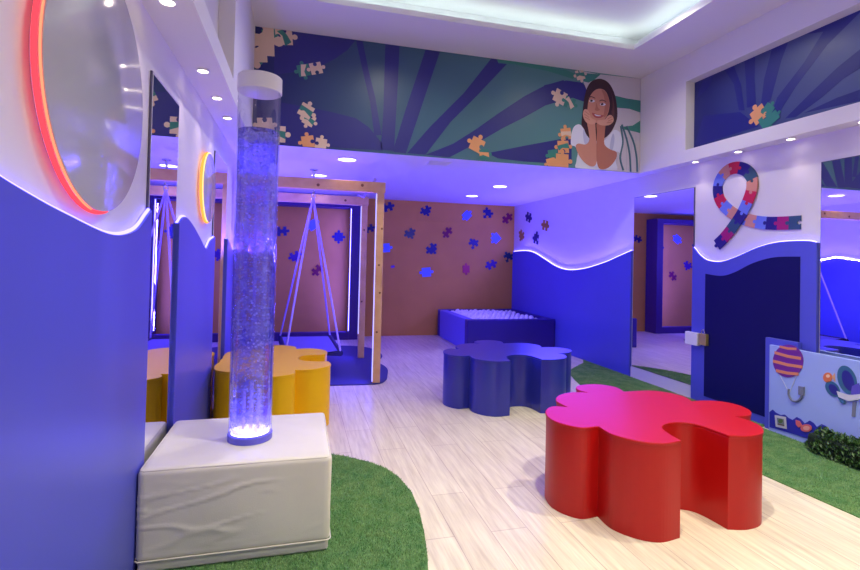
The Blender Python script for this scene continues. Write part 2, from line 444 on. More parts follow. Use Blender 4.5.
# ------------------------------------------------------------------ brown wall puzzle pieces
PC = {'navy': flat('piece_navy', (26, 24, 104)), 'maroon': flat('piece_maroon', (132, 14, 58)), 'red': flat('piece_red', (196, 50, 70)),
      'light blue': flat('piece_light_blue', (112, 140, 236)), 'grey green': flat('piece_grey_green', (72, 84, 92)),
      'purple': flat('piece_purple', (66, 20, 130)), 'gold': flat('piece_gold', (176, 124, 60)), 'violet': flat('piece_violet', (110, 60, 190)), 'dark green': flat('piece_green', (26, 58, 78))}
def wall_piece(px, py, colour, label, w=.15, rot=0, sides=(1, -1, 1, -1), plane='back', group='puzzle pieces on the brown wall'):
    if plane == 'back':
        c = at(px, py, y=YB-.004); o2 = jig(0, 0, w, sides, rot)
        pts = [V((c.x+p.x, YB-.001, c.z+p.y)) for p in o2]; d = (0, -.008, 0)
    else:
        c = at(px, py, x=XR-.004); o2 = jig(0, 0, w, sides, rot)
        pts = [V((XR-.001, c.y+p.x, c.z+p.y)) for p in o2]; d = (-.008, 0, 0)
    o = MB().prism(pts, d).build('wall_puzzle_piece', PC[colour]); tag(o, label, 'puzzle piece', group); return o
A, B_, C_ = (1, -1, 1, -1), (1, 1, -1, -1), (1, -1, 1, 1)
for a in ((387.7, 207, 'navy', 'navy puzzle piece high on brown wall, half behind the front swing post', .16, .3, A),
          (425.7, 210.3, 'navy', 'navy puzzle piece near the top of brown wall, left of the pale blue one', .15, .5, C_),
          (466.8, 215.4, 'light blue', 'pale blue puzzle piece near top of brown wall, between two navy pieces', .15, .8, (1, 0, 1, 0)),
          (487.1, 213.9, 'navy', 'navy puzzle piece near top of brown wall beside the red one', .16, .1, B_),
          (507.4, 218.3, 'maroon', 'dull red puzzle piece in the top right corner of brown wall', .16, .7, A),
          (409.8, 233, 'grey green', 'grey green puzzle piece on brown wall right of the swing post', .15, .5, C_),
          (447.3, 232.6, 'maroon', 'maroon puzzle piece in upper middle of brown wall', .15, .9, A),
          (385.5, 247.9, 'light blue', 'pale blue puzzle piece on brown wall touching the front swing post', .16, .1, (1, 0, -1, 0)),
          (431.4, 248.6, 'navy', 'navy puzzle piece on brown wall just below the grey green one', .16, .75, C_),
          (473.4, 244.1, 'navy', 'navy puzzle piece on brown wall left of the pale blue heart-like piece', .15, .6, B_),
          (496, 238.2, 'light blue', 'pale blue heart-like puzzle piece at right of brown wall', .16, .785, (0, 1, 1, 0)),
          (392.8, 266.7, 'violet', 'tiny violet puzzle piece low on brown wall near the swing post', .05, .2, A),
          (426.3, 272.2, 'light blue', 'pale blue puzzle piece, lowest on brown wall', .17, .1, (1, 0, 1, 0)),
          (466.1, 269.1, 'red', 'pinkish red puzzle piece low in middle of brown wall', .14, .05, (0, 1, 0, 1)),
          (491.1, 264.7, 'purple', 'purple puzzle piece low on brown wall near the glowing wave', .16, .4, A),
          (508.1, 257.4, 'dark green', 'dark green puzzle piece on brown wall by the room corner', .15, .5, B_),
          (281.8, 231.3, 'navy', 'navy puzzle piece behind swing, half hidden by the bubble tube', .16, .1, A),
          (312.7, 225, 'light blue', 'pale blue puzzle piece seen between the swing ropes', .16, .6, (1, 0, 1, 0)),
          (338.7, 236.9, 'navy', 'navy puzzle piece on the blue-lit strip beside the vertical light', .15, 0, (1, 1, 1, 1)),
          (295, 256.1, 'purple', 'purple puzzle piece behind the left swing rope', .15, .4, C_),
          (317.4, 270.3, 'maroon', 'maroon puzzle piece low behind the right swing ropes', .15, .8, A),
          (369.2, 228.6, 'navy', 'navy puzzle piece seen between the two swing posts', .14, .3, A)):
    wall_piece(*a)
for a in ((528.6, 217.2, 'navy', 'navy puzzle piece on right wall nearest the room corner, upper', .17, .3, A),
          (545.2, 225.4, 'gold', 'gold brown puzzle piece on right wall, nearest the camera', .17, .2, A),
          (521.6, 234.9, 'gold', 'gold brown puzzle piece on right wall close to the room corner', .16, .5, C_),
          (536.2, 239, 'navy', 'navy puzzle piece on right wall, just above the glowing wave', .17, .2, B_)):
    wall_piece(*a, plane='right', group='puzzle pieces on the right wall')

# access panel on the brown wall and a vent in the low ceiling
o = MB().box((2.1, YB-.006, 2.13), (2.95, YB-.0005, 2.46)).build('wall_access_panel', BACKW, bevel=.002)
tag(o, 'brown rectangular cover panel high on the brown wall', 'panel')
t = thing('ceiling_vent', 'faint slotted air vent in the low blue ceiling near the mural', 'vent')
MB().box((1.35, 5.22, ZL-.006), (1.62, 5.42, ZL-.0005)).build('vent_frame', TRIMW, t, bevel=.001)
for k in range(5): MB().box((1.37, 5.24+k*.034, ZL-.010), (1.60, 5.25+k*.034, ZL-.006)).build('slat', TRIMW, t)

# ------------------------------------------------------------------ swing bay
def lit_frame():
    t = thing('lit_box_frame', 'dark purple-blue box frame round the swing corner with a vertical light strip', 'frame')
    y0, y1 = 8.55, 8.885
    MB().box((.86, y0, 0), (1.01, y1, 2.36)).build('upright', DPANEL, t, bevel=.004)
    MB().box((XL+.035, y0, 2.27), (.86, y1, 2.36)).build('top_rail', DPANEL, t, bevel=.004)
    MB().box((.848, y0+.03, .15), (.859, y0+.04, 2.26)).build('led_strip', emat('led_bay', (.13, .11, 1), 12), t)
    MB().box((XL+.035, y0, 0), (.86, y1-.2, .13)).build('bottom_rail', DPANEL, t, bevel=.004)
lit_frame()
def timber(a, b2, parent, name):
    return MB().box(a, b2).build(name, PINE, parent, bevel=.006)
def swing_frame(y, label, knots):
    t = thing('wooden_swing_frame', label, 'frame', 'wooden frames of the swing', (0, y, 0))
    w = .085
    timber((.87-w/2, -w/2, .0135), (.87+w/2, w/2, 2.145), t, 'post')
    timber((XL+.04, -w/2, .0135), (XL+.04+w, w/2, 2.145), t, 'post')
    timber((XL+.04, -w/2-.003, 2.145), (.87+w/2+.01, w/2+.003, 2.262), t, 'beam')
    MB().box((.87-w/2-.009, -w/2+.002, .35 if y > 6 else .03), (.87-w/2-.001, -w/2+.016, 2.13)).build('led_strip', LED_POST, t)
    for (x, z, fx) in knots:
        k = MB()
        if fx == 'b': k.lathe([(.017, -w/2-.0045), (.017, -w/2-.003)], (x, 0, z), 12, 'y')
        else: k.lathe([(.012, -w/2-.0012), (.011, -w/2-.0001)], (x, 0, z), 12, 'y')
        k.build('knot', KNOT, t)
    return t
swing_frame(5.53, 'front pine goal-shaped swing frame standing on the blue mat', [(.892, 1.74, 'p'), (.868, 1.33, 'p'), (.885, 1.02, 'p'), (.862, .58, 'p'), (.18, 2.19, 'b'), (.66, 2.215, 'b')])
swing_frame(6.93, 'rear pine goal-shaped swing frame standing behind the hanging platform swing', [(.87, 1.8, 'p'), (.86, .8, 'p'), (.60, 2.2, 'b')])
# hanging gear and swing
t = thing('platform_swing', 'dark-edged platform swing hanging on lilac ropes inside wooden frames', 'swing')
ap = V((.15, 6.25, 2.2))
cor = [V((.49, 5.78, .30)), V((.44, 6.95, .30)), V((-.22, 6.98, .30)), V((-.12, 5.72, .30))]
cm = sum(cor, V())/4
rim = [V((p.x, p.y, p.z)) for p in cor]
def shrink(pts, f): return [cm+(p-cm)*f for p in pts]
MB().prism([p-V((0, 0, .03)) for p in shrink(rim, .97)], (0, 0, .05)).build('platform', SEATF, t, bevel=.01)
MB().tube(shrink(rim, 1.0), .035, 10, True).build('padded_rim', SEATD, t, True)
for p in cor:
    MB().tube([ap+V((0, 0, -.06)), ap.lerp(p, .5)+V((.0, 0, -.005)), p+V((0, 0, .02))], .011, 8).build('rope', ROPE, t, True)
MB().tube([ap+V((.022*math.cos(k*PI/8), 0, -.045+.035*math.sin(k*PI/8))) for k in range(16)], .006, 8, True).build('carabiner', STEEL, t, True)
t = thing('swing_hanger', 'steel ceiling hanger rod above the platform swing', 'hanger')
MB().lathe([(.05, 0), (.05, -.012), (.02, -.02), (.014, -.05), (.014, -.26), (.024, -.265), (.024, -.29)], (ap.x, ap.y, ZL-.0005), 20).build('rod', STEEL, t, True)
t = thing('safety_strap', 'short pale strap knotted between the front and rear wooden beams', 'strap')
MB().tube([V((.80, 5.49, 2.285)), V((.79, 5.7, 2.27)), V((.78, 6.3, 2.18)), V((.77, 6.88, 2.285))], .010, 8).build('strap_cord', ROPE, t, True)
MB().sphere((.80, 5.51, 2.29), .022).build('knot', ROPE, t, True)
# mat
mp = crom([V(p) for p in ((-.63, 5.5, 0), (-.2, 5.5, 0), (.4, 5.49, 0), (.86, 5.47, 0), (1.0, 5.62, 0), (1.06, 5.85, 0), (1.12, 6.2, 0), (1.08, 6.5, 0), (.98, 6.62, 0), (1.12, 6.8, 0), (1.2, 7.1, 0), (1.16, 7.5, 0), (1.0, 7.8, 0), (.6, 7.95, 0), (0, 7.98, 0), (-.63, 7.98, 0))], 6, True)
mpo = MB().prism([V((max(p.x, -.65), p.y, .0005)) for p in mp], (0, 0, .012)).build('play_mat', MAT_, None, bevel=.003)
tag(mpo, 'dark blue scalloped floor mat under the wooden swing frames', 'mat')

# ------------------------------------------------------------------ pit with balls
t = thing('ball_pit', 'low square padded play pit, navy front and lavender side, in the far corner', 'ball pit')
x0, x1, y0, y1, hh, th = 2.53, 4.025, 7.17, 8.86, .49, .14
MB().box((x0, y0, 0), (x1, y0+th, hh)).build('front_wall', PITD, t, bevel=.012)
MB().box((x0, y1-th, 0), (x1, y1, hh)).build('back_wall', PITD, t, bevel=.012)
MB().box((x0, y0+th, 0), (x0+th, y1-th, hh)).build('side_wall', PITL, t, bevel=.012)
MB().box((x1-th, y0+th, 0), (x1, y1-th, hh)).build('side_wall', PITD, t, bevel=.012)
MB().box((x0+th, y0+th, 0), (x1-th, y1-th, .40)).build('base_pad', PITL, t)
first = None; rb = .042
zs = .402+rb
i = 0
yy = y0+th+rb+.004
while yy < y1-th-rb:
    xx = x0+th+rb+.004+(rb if i % 2 else 0)
    while xx < x1-th-rb-.002:
        z = zs + .012*noise.noise(V((xx*4, yy*4, 0))) + (.012 if (xx-3.1)**2+(yy-8.2)**2 < .3 else 0)
        if first is None:
            first = MB().sphere((0, 0, 0), rb, 14, 9).build('pit_ball', BALL, None, True); o = first
            tag(o, 'white plastic ball among many alike filling the play pit', 'ball', 'white balls in the play pit')
        else:
            o = first.copy(); C.objects.link(o)
        o.location = (xx+random.uniform(-.002, .002), yy, max(zs, z)+(random.random() < .25)*random.uniform(.01, .03)); xx += rb*2+.004
    yy += rb*1.9+.006; i += 1

# ------------------------------------------------------------------ jigsaw tables
CT = [[(-.17, -.44), (-.16, -.34), (-.12, -.24), (-.03, -.19), (.07, -.2), (.125, -.27), (.145, -.43)],       # socket
      [(.145, -.43), (.25, -.455), (.37, -.43), (.46, -.34), (.485, -.24), (.465, -.165)],
      [(.465, -.165), (.58, -.16), (.67, -.08), (.70, .03), (.66, .12), (.56, .165), (.455, .165)],              # right tab
      [(.455, .165), (.49, .27), (.45, .39), (.35, .455), (.15, .46)],
      [(.15, .46), (.17, .58), (.10, .67), (0, .69), (-.10, .66), (-.15, .58), (-.125, .48)],                   # far tab
      [(-.125, .48), (-.24, .51), (-.37, .45), (-.45, .34), (-.45, .20)],
      [(-.45, .20), (-.54, .23), (-.63, .15), (-.67, .03), (-.655, -.07), (-.58, -.16), (-.47, -.16)],          # left tab
      [(-.47, -.16), (-.47, -.29), (-.40, -.40), (-.30, -.455), (-.17, -.44)]]
def ctable(segs):
    out = []
    for s in segs: out += crom([V((a, b, 0)) for a, b in s], 7)[:-1]
    return out
def jig_table(cx, cy, rot, m, name, label, segs=CT, h=.5, side=None):
    t = thing(name, label, 'table', 'jigsaw-shaped play tables', (cx, cy, 0)); t.rotation_euler = (0, 0, rot)
    pts = ctable(segs)
    MB().prism([V((p.x*.992, p.y*.992, 0)) for p in pts], (0, 0, h-.016)).build('body', side or m, t, bevel=.002)
    MB().prism([V((p.x, p.y, h-.016)) for p in pts], (0, 0, .016)).build('table_top', m, t, bevel=.003)
    return t
jig_table(2.10, 2.57, 0, RED, 'jigsaw_table', 'glossy red jigsaw-shaped low table on the plank floor')
jig_table(2.06, 4.60, 0, NAVYT, 'jigsaw_table', 'navy blue jigsaw-shaped low table in front of the play pit')
CY = [list(s) for s in CT]
CY[4] = [(.15, .46), (.10, .455), (0, .46), (-.07, .455), (-.125, .465)]                     # flat against the wall
CY[5] = [(-.125, .465), (-.24, .47), (-.37, .44), (-.45, .34), (-.45, .20)]
YELS = YEL
jig_table(-.17, 4.55, PI/2, YEL, 'jigsaw_table', 'yellow jigsaw-shaped low table beside the left wall behind the bubble tube', CY)

# ------------------------------------------------------------------ padded block and bubble tube
# rests on the turf backing
t = thing('padded_block', 'white vinyl padded block under the bubble tube, standing against left wall', 'padded stool')
bx0, bx1, by0, by1, bz = -.655, .178, 2.40, 3.10, .454
def padded(x0, y0, z0, x1, y1, z1, r, wr):
    me = bmesh.new(); bmesh.ops.create_cube(me, size=1)
    bmesh.ops.subdivide_edges(me, edges=me.edges, cuts=44, use_grid_fill=True)
    c = V(((x0+x1)/2, (y0+y1)/2, (z0+z1)/2)); h = V(((x1-x0)/2, (y1-y0)/2, (z1-z0)/2))
    for v in me.verts:
        p = V((v.co.x*2*h.x, v.co.y*2*h.y, v.co.z*2*h.z))
        q = V([max(-h[i]+r, min(h[i]-r, p[i])) for i in range(3)])
        d = p-q
        if d.length > 1e-6: n = d.normalized(); p = q+n*r
        else: n = V((0, 0, 0))
        w = c+p
        if wr and d.length > 1e-6:
            side = 1-abs(n.z)
            f = V((w.x*2.3+w.y*2.3, w.z*19-(w.x+w.y)*2.6, 3.3))
            nv = noise.noise(f); rid = max(0, 1-abs(nv)*7)**2
            env = max(0, min(1, (w.z-.08)/.08))*max(0, min(1, (.41-w.z)/.06))
            amp = .0055*rid*max(0, noise.noise(w*2.6+V((4, 1, 0)))+.35)*1.8
            p2 = amp*env*side + .0035*noise.noise(w*4)*(1 if abs(n.z) < .5 else .8)
            w += n*p2
        v.co = w
    m = bpy.data.meshes.new('x'); me.to_mesh(m); me.free(); return m
def meshobj(name, m, mt, parent):
    o = bpy.data.objects.new(name, m); C.objects.link(o); m.materials.append(mt); o.parent = parent
    m.polygons.foreach_set('use_smooth', [True]*len(m.polygons)); m.name = name; return o
meshobj('cover', padded(bx0, by0, .055, bx1, by1, bz, .022, True), FAB, t)
meshobj('base_section', padded(bx0+.008, by0+.008, .007, bx1-.008, by1-.008, .066, .012, False), FAB, t)
def rrect(x0, y0, x1, y1, z, r):
    o = []
    for cx, cy, a0 in ((x1-r, y0+r, -90), (x1-r, y1-r, 0), (x0+r, y1-r, 90), (x0+r, y0+r, 180)):
        for k in range(7): a = math.radians(a0+k*15); o.append(V((cx+r*math.cos(a), cy+r*math.sin(a), z)))
    return o
MB().tube(rrect(bx0-.002, by0-.002, bx1+.002, by1+.002, .062, .025), .0035, 6, True).build('lower_piping', PIPE, t, True)
MB().tube(rrect(bx0+.007, by0+.007, bx1-.007, by1-.007, bz-.005, .022), .003, 6, True).build('upper_piping', PIPE, t, True)

# bubble tube
TC = V((-.222, 2.725, bz))
t = thing('bubble_tube', 'tall clear bubble water tube lit blue, white cap, standing on the padded block', 'bubble tube', None, TC)
def shell_mat(name, tint, k, f0=.06, refr=0):
    m = bpy.data.materials.new(name); m.use_nodes = True; nt = m.node_tree; nt.nodes.clear(); N = nt.nodes.new; L = nt.links.new
    o = N('ShaderNodeOutputMaterial'); tr = N('ShaderNodeBsdfTransparent'); tr.inputs[0].default_value = (*tint, 1)
    g = N('ShaderNodeBsdfGlossy'); g.inputs['Roughness'].default_value = .03
    fr = N('ShaderNodeLayerWeight'); fr.inputs[0].default_value = k
    mr = N('ShaderNodeMapRange'); mr.inputs[3].default_value = f0; mr.inputs[4].default_value = .75
    L(fr.outputs['Facing'], mr.inputs[0])
    mx = N('ShaderNodeMixShader'); L(mr.outputs[0], mx.inputs[0]); L(tr.outputs[0], mx.inputs[1]); L(g.outputs[0], mx.inputs[2]); L(mx.outputs[0], o.inputs[0])
    return m
def water_mat():
    m = bpy.data.materials.new('bubbling_water'); m.use_nodes = True; nt = m.node_tree; nt.nodes.clear(); N = nt.nodes.new; L = nt.links.new
    o = N('ShaderNodeOutputMaterial'); tr = N('ShaderNodeBsdfTransparent'); tr.inputs[0].default_value = (.66, .64, 1, 1)
    gl = N('ShaderNodeBsdfRefraction'); gl.inputs['IOR'].default_value = 1.12; gl.inputs['Roughness'].default_value = .05; gl.inputs[0].default_value = (.85, .86, 1, 1)
    df = N('ShaderNodeBsdfDiffuse'); df.inputs[0].default_value = (.42, .38, 1, 1); tl = N('ShaderNodeBsdfTranslucent'); tl.inputs[0].default_value = (.42, .38, 1, 1)
    a = N('ShaderNodeMixShader'); a.inputs[0].default_value = .5; L(df.outputs[0], a.inputs[1]); L(tl.outputs[0], a.inputs[2])
    b = N('ShaderNodeMixShader'); b.inputs[0].default_value = .35; L(tr.outputs[0], b.inputs[1]); L(gl.outputs[0], b.inputs[2])
    tc = N('ShaderNodeTexCoord'); n = N('ShaderNodeTexNoise'); n.inputs['Scale'].default_value = 26; n.inputs['Detail'].default_value = 7; n.inputs['Roughness'].default_value = .7
    L(tc.outputs['Object'], n.inputs['Vector'])
    mr = N('ShaderNodeMapRange'); mr.inputs[1].default_value = .46; mr.inputs[2].default_value = .66; mr.inputs[3].default_value = .12; mr.inputs[4].default_value = .62
    L(n.outputs['Fac'], mr.inputs[0])
    c = N('ShaderNodeMixShader'); L(mr.outputs[0], c.inputs[0]); L(b.outputs[0], c.inputs[1]); L(a.outputs[0], c.inputs[2]); L(c.outputs[0], o.inputs[0])
    return m
R_ = .107; HT = 2.34-bz
MB().lathe([(R_, .03), (R_, HT-.082)], n=48, cap=False).build('acrylic_shell', shell_mat('acrylic', (.95, .95, 1), .25), t, True)
MB().lathe([(R_-.006, .045), (R_-.006, 1.60)], n=48).build('water_column', water_mat(), t, True)
MB().lathe([(R_+.003, .0), (R_+.004, .003), (R_+.004, .03), (R_-.004, .036)], n=48).build('base_ring', flat('tube_base', (104, 98, 226), .3), t, True)
MB().lathe([(R_-.012, .037), (R_-.012, .043)], n=40).build('base_lamp', emat('tube_lamp', (.26, .24, 1), 26), t)
MB().lathe([(R_-.004, HT-.085), (R_+.005, HT-.08), (R_+.005, HT-.004), (R_+.001, HT)], n=48).build('cap', CAPM, t, True)
bb = MB(); rnd = random.Random(3)
for k in range(900):
    h = .06+1.5*rnd.random(); a = rnd.random()*2*PI; rad = (R_-.014)*math.sqrt(rnd.random()); s = .0018+.0055*rnd.random()**2.5
    bb.sphere((rad*math.cos(a), rad*math.sin(a), h), s, 6, 4)
for k in range(160):   # froth under the water surface and near the base
    a = rnd.random()*2*PI; rad = (R_-.016)*math.sqrt(rnd.random()); bb.sphere((rad*math.cos(a), rad*math.sin(a), 1.585-.03*rnd.random()), .006, 6, 4)
BUB = mat('bubble', hexc(225, 225, 255), .2, spec=.8)
bb.build('bubbles', BUB, t, True, kind='stuff')
pl = MB()
for x in (-.035, .0, .035): pl.tube([(x, .02, .045), (x, .02, .25+.04*(x == 0))], .009, 10)
pl.build('air_pipes', mat('air_pipe', hexc(210, 190, 210), .4), t, True)

# ------------------------------------------------------------------ turf rugs
def inside(p, poly):
    c = False; n = len(poly)
    for i in range(n):
        a, b2 = poly[i], poly[i-1]
        if (a.y > p[1]) != (b2.y > p[1]) and p[0] < (b2.x-a.x)*(p[1]-a.y)/(b2.y-a.y)+a.x: c = not c
    return c
def turf(name, poly, n, label, box, h=.013, avoid=()):
    t = thing(name, label, 'artificial grass', 'green turf rugs')
    MB().prism([V((p.x, p.y, .0005)) for p in poly], (0, 0, .006)).build('backing', TURF, t)
    vs, fs = [], []; rnd = random.Random(5)
    for k in range(n):
        x = box[0]+(box[1]-box[0])*rnd.random(); y = box[2]+(box[3]-box[2])*rnd.random()
        if not inside((x, y), poly) or any(a[0] < x < a[1] and a[2] < y < a[3] for a in avoid): continue
        a = rnd.random()*2*PI; w = .0022; hh2 = h*(.5+.7*rnd.random()); dx, dy = (rnd.random()-.5)*.014, (rnd.random()-.5)*.014
        i = len(vs); c, s = math.cos(a)*w, math.sin(a)*w
        vs += [(x-c, y-s, .006), (x+c, y+s, .006), (x+dx, y+dy, .006+hh2)]; fs.append((i, i+1, i+2))
    obj('grass_blades', vs, fs, BLADE, t, kind='stuff'); return t
pl_ = [V(p) for p in ((-.64, 3.75, 0), (-.2, 3.78, 0), (.12, 3.66, 0), (.263, 3.575, 0), (.35, 3.521, 0), (.507, 3.383, 0), (.60, 3.26, 0), (.658, 3.10, 0), (.69, 2.9, 0), (.685, 2.696, 0), (.655, 2.45, 0), (.62, 2.25, 0), (.56, 2.0, 0), (.42, 1.75, 0), (.15, 1.6, 0), (-.3, 1.55, 0), (-.64, 1.6, 0))]
turf('turf_rug', [p for p in pl_], 60000, 'curved green turf rug beneath the white padded block', (-.64, .7, 1.9, 3.8), avoid=((-.65, .17, 2.41, 3.09),))
pr = [V(p) for p in ((3.935, .2, 0), (3.935, 3.44, 0), (4.02, 3.46, 0), (4.02, 6.35, 0), (3.90, 6.15, 0), (3.75, 6.02, 0), (3.5, 5.8, 0), (3.33, 5.55, 0), (3.24, 5.3, 0), (3.15, 5.0, 0), (3.08, 4.5, 0), (3.05, 3.8, 0), (3.05, 3.2, 0), (3.06, 2.65, 0), (3.09, 2.07, 0), (3.1, 1.2, 0), (3.1, .2, 0))]
turf('turf_strip', pr, 110000, 'long green turf strip along the foot of the right wall', (3.0, 4.03, 1.5, 6.4), .011, avoid=((3.77, 4.0, .8, 3.0),))

# ------------------------------------------------------------------ picture board and hedge
XB = 3.945
t = thing('activity_board', 'pale blue picture board with balloon and butterfly at foot of right wall', 'board')
MB().box((XB, .9, .001), (XB+.03, 3.365, .737)).build('board', flat('board_pale_blue', (160, 180, 240), .45), t, bevel=.003)
MB().box((XB+.0305, 3.14, .001), (4.02, 3.43, .79)).build('board_frame', PANEL, t, bevel=.003)
def onb(px, py, dx=0): return at(px, py, x=XB-dx)
def slab(pts, dx, th=.004):
    """outline on the board from picture points"""
    P = [onb(a, c_) for a, c_ in pts]; return MB().prism([V((XB-dx+.0001, p.y, p.z)) for p in P], (-th, 0, 0))
def ell(cx, cy, rx, ry, n=32, a0=0):
    return [(cx+rx*math.cos(a0+k*2*PI/n), cy+ry*math.sin(a0+k*2*PI/n)) for k in range(n)]
PUR, ORG = flat('print_purple', (120, 44, 150)), flat('print_orange', (226, 140, 100))
bal = slab(ell(788.5, 361, 15.2, 16.4), .001).build('balloon_canopy', PUR, t)
for (xa, ya, xb, yb, w) in ((775, 352.5, 801.5, 358.5, 1.5), (773.5, 361, 803, 367, 1.5), (776.5, 370.5, 799, 374, 1.5), (780, 346.5, 797, 349, 1.2)):
    slab([(xa, ya-w), ((xa+xb)/2, (ya+yb)/2-w+.8), (xb, yb-w), (xb, yb+w), ((xa+xb)/2, (ya+yb)/2+w+.8), (xa, ya+w)], .0055, .001).build('stripe', ORG, bal)
GR = flat('print_grey', (120, 124, 146))
for pth in ([(780, 375), (789, 392)], [(797, 375), (790, 392)]):
    MB().tube([V((XB-.003, onb(*p).y, onb(*p).z)) for p in pth], .0025, 6).build('balloon_cord', flat('print_cord', (205, 210, 235)), t)
MB().tube([V((XB-.008, p.y, p.z)) for p in crom([onb(789.5, 389), onb(789.5, 395), onb(793, 400.5), onb(798, 401), onb(802, 397), onb(802.5, 389)], 5)], .008, 8).build('hook', GR, t, True)
slab([(799.5, 386), (805, 387), (804.8, 395.5), (799.3, 394.5)], .001, .012).build('hook_grip', GR, t)
# zigzag cloud strip
zz = [(769.8, 412), (773, 409.5), (776, 412.5), (781, 415), (785, 414.5), (789, 418), (793, 420), (797, 417), (801, 419), (805, 423.5), (810, 420.5), (814, 423), (817, 427), (822, 424), (826, 426), (828, 431), (812, 440), (790, 432.8), (769.8, 427)]
zz3 = [onb(*p) for p in zz]
MB().prism([V((XB-.0008, p.y, max(.013, p.z))) for p in zz3], (-.004, 0, 0)).build('cloud_strip', flat('print_royal_blue', (44, 44, 168)), t)
f = slab([(775.5, 415), (786.5, 417), (787.5, 429), (776.5, 426.5)], .0055, .004).build('picture_tile', flat('print_cream', (206, 204, 206)), t)
slab([(777.8, 417.6), (784.8, 419), (785.4, 426.2), (778.6, 424.6)], .0100, .001).build('tile_scene', flat('tile_blue_grey', (120, 128, 140)), f)
slab(ell(781.6, 421, 2.3, 2.2, 16), .0110, .001).build('tile_bush', flat('tile_green', (84, 112, 62)), f)
slab([(778.6, 423.4), (785.2, 424.8), (785.4, 426.2), (778.6, 424.6)], .0110, .001).build('tile_ground', flat('tile_brown', (110, 84, 60)), f)
fr_ = slab(ell(807, 428, 5.5, 3.8, a0=.2), .0055, .006).build('candy_shape', flat('print_coral', (226, 110, 110)), t)
slab(ell(807.5, 428, 3.2, 2.2), .0120, .001).build('candy_centre', flat('print_pale_coral', (240, 170, 150)), fr_)
slab([(796.5, 420), (800.5, 421), (803, 425.5), (799.5, 427.5), (796.8, 424.5)], .0055, .005).build('candy_twist', flat('print_coral_b', (226, 110, 110)), t)
# orange fish, wings, stem
fh = slab(ell(828, 377.5, 4.5, 5), .001).build('orange_fish', flat('print_fish', (224, 120, 70)), t)
slab([(832, 377), (835, 373), (835.5, 382)], .001, .004).build('fish_tail', flat('print_fish_tail', (230, 170, 130)), t)
slab(ell(828.5, 376, 1.9, 1.6), .0055, .001).build('fish_patch', flat('print_fish_patch', (240, 200, 170)), fh)
TE, DB = flat('print_teal', (52, 104, 140)), flat('print_dark_blue', (40, 40, 140))
def ringslab(c, rx, ry, rot, k=.6):
    o3 = []; ca, sa = math.cos(rot), math.sin(rot)
    return [(c[0]+rx*math.cos(a)*ca-ry*math.sin(a)*sa, c[1]+rx*math.cos(a)*sa+ry*math.sin(a)*ca) for a in [q*2*PI/30 for q in range(30)]]
for (c, rx, ry, ro) in (((847.5, 380), 9, 15, -.35), ((833, 389), 6, 9, -.7)):
    w = slab(ringslab(c, rx, ry, ro), .001).build('butterfly_wing', TE, t)
    slab(ringslab((c[0]+1.2, c[1]+.5), rx*.62, ry*.72, ro), .0055, .001).build('wing_centre', DB, w)
slab([(853, 386), (860, 383), (863, 395), (857, 398), (852, 394)], .0072).build('butterfly_wing', flat('print_violet', (90, 80, 190)), t)
slab([(838, 391), (850, 395), (862, 394), (862, 399), (850, 401), (840, 397)], .0115).build('butterfly_body', flat('print_white', (214, 214, 224)), t)
slab([(853, 402), (856.5, 402), (855.5, 417), (852, 416.5)], .001).build('stem', GR, t)
slab([(838, 396), (846, 401), (846, 404), (842, 403)], .0072).build('lower_wing', TE, t)

# hedge
hd = MB(); rnd = random.Random(11)
hd2 = thing('faux_hedge', 'low artificial leafy hedge strip lying before the pale blue board', 'hedge')
MB().box((3.80, .9, .0075), (3.93, 2.93, .15)).build('core', LEAFC, hd2, bevel=.03)
for k in range(9000):
    y = .95+2.02*rnd.random(); u = rnd.random()
    # loose half-round section
    ang = PI*rnd.random(); rx = .075*(.8+.45*rnd.random()); rz = .165*(.8+.35*rnd.random())
    end = max(.25, min(1, (2.99-y)/.12))
    p = V((3.862+rx*math.cos(ang)*-1*end, y, .018+rz*math.sin(ang)*end))
    if p.x > 3.93: continue
    n = V((rnd.uniform(-1, 1), rnd.uniform(-1, 1), rnd.uniform(-.2, 1))).normalized(); a = n.orthogonal().normalized(); b2 = n.cross(a)
    s = .007+.007*rnd.random()
    vs_ = [p-a*s*1.5, p+b2*s*.6, p+a*s*1.5, p-b2*s*.6]
    if min(v.z for v in vs_) < .014 or max(v.x for v in vs_) > 3.941: continue
    hd.add(vs_, [(0, 1, 2, 3)])
obj('leaves', hd.v, hd.f, LEAF, hd2, kind='stuff')

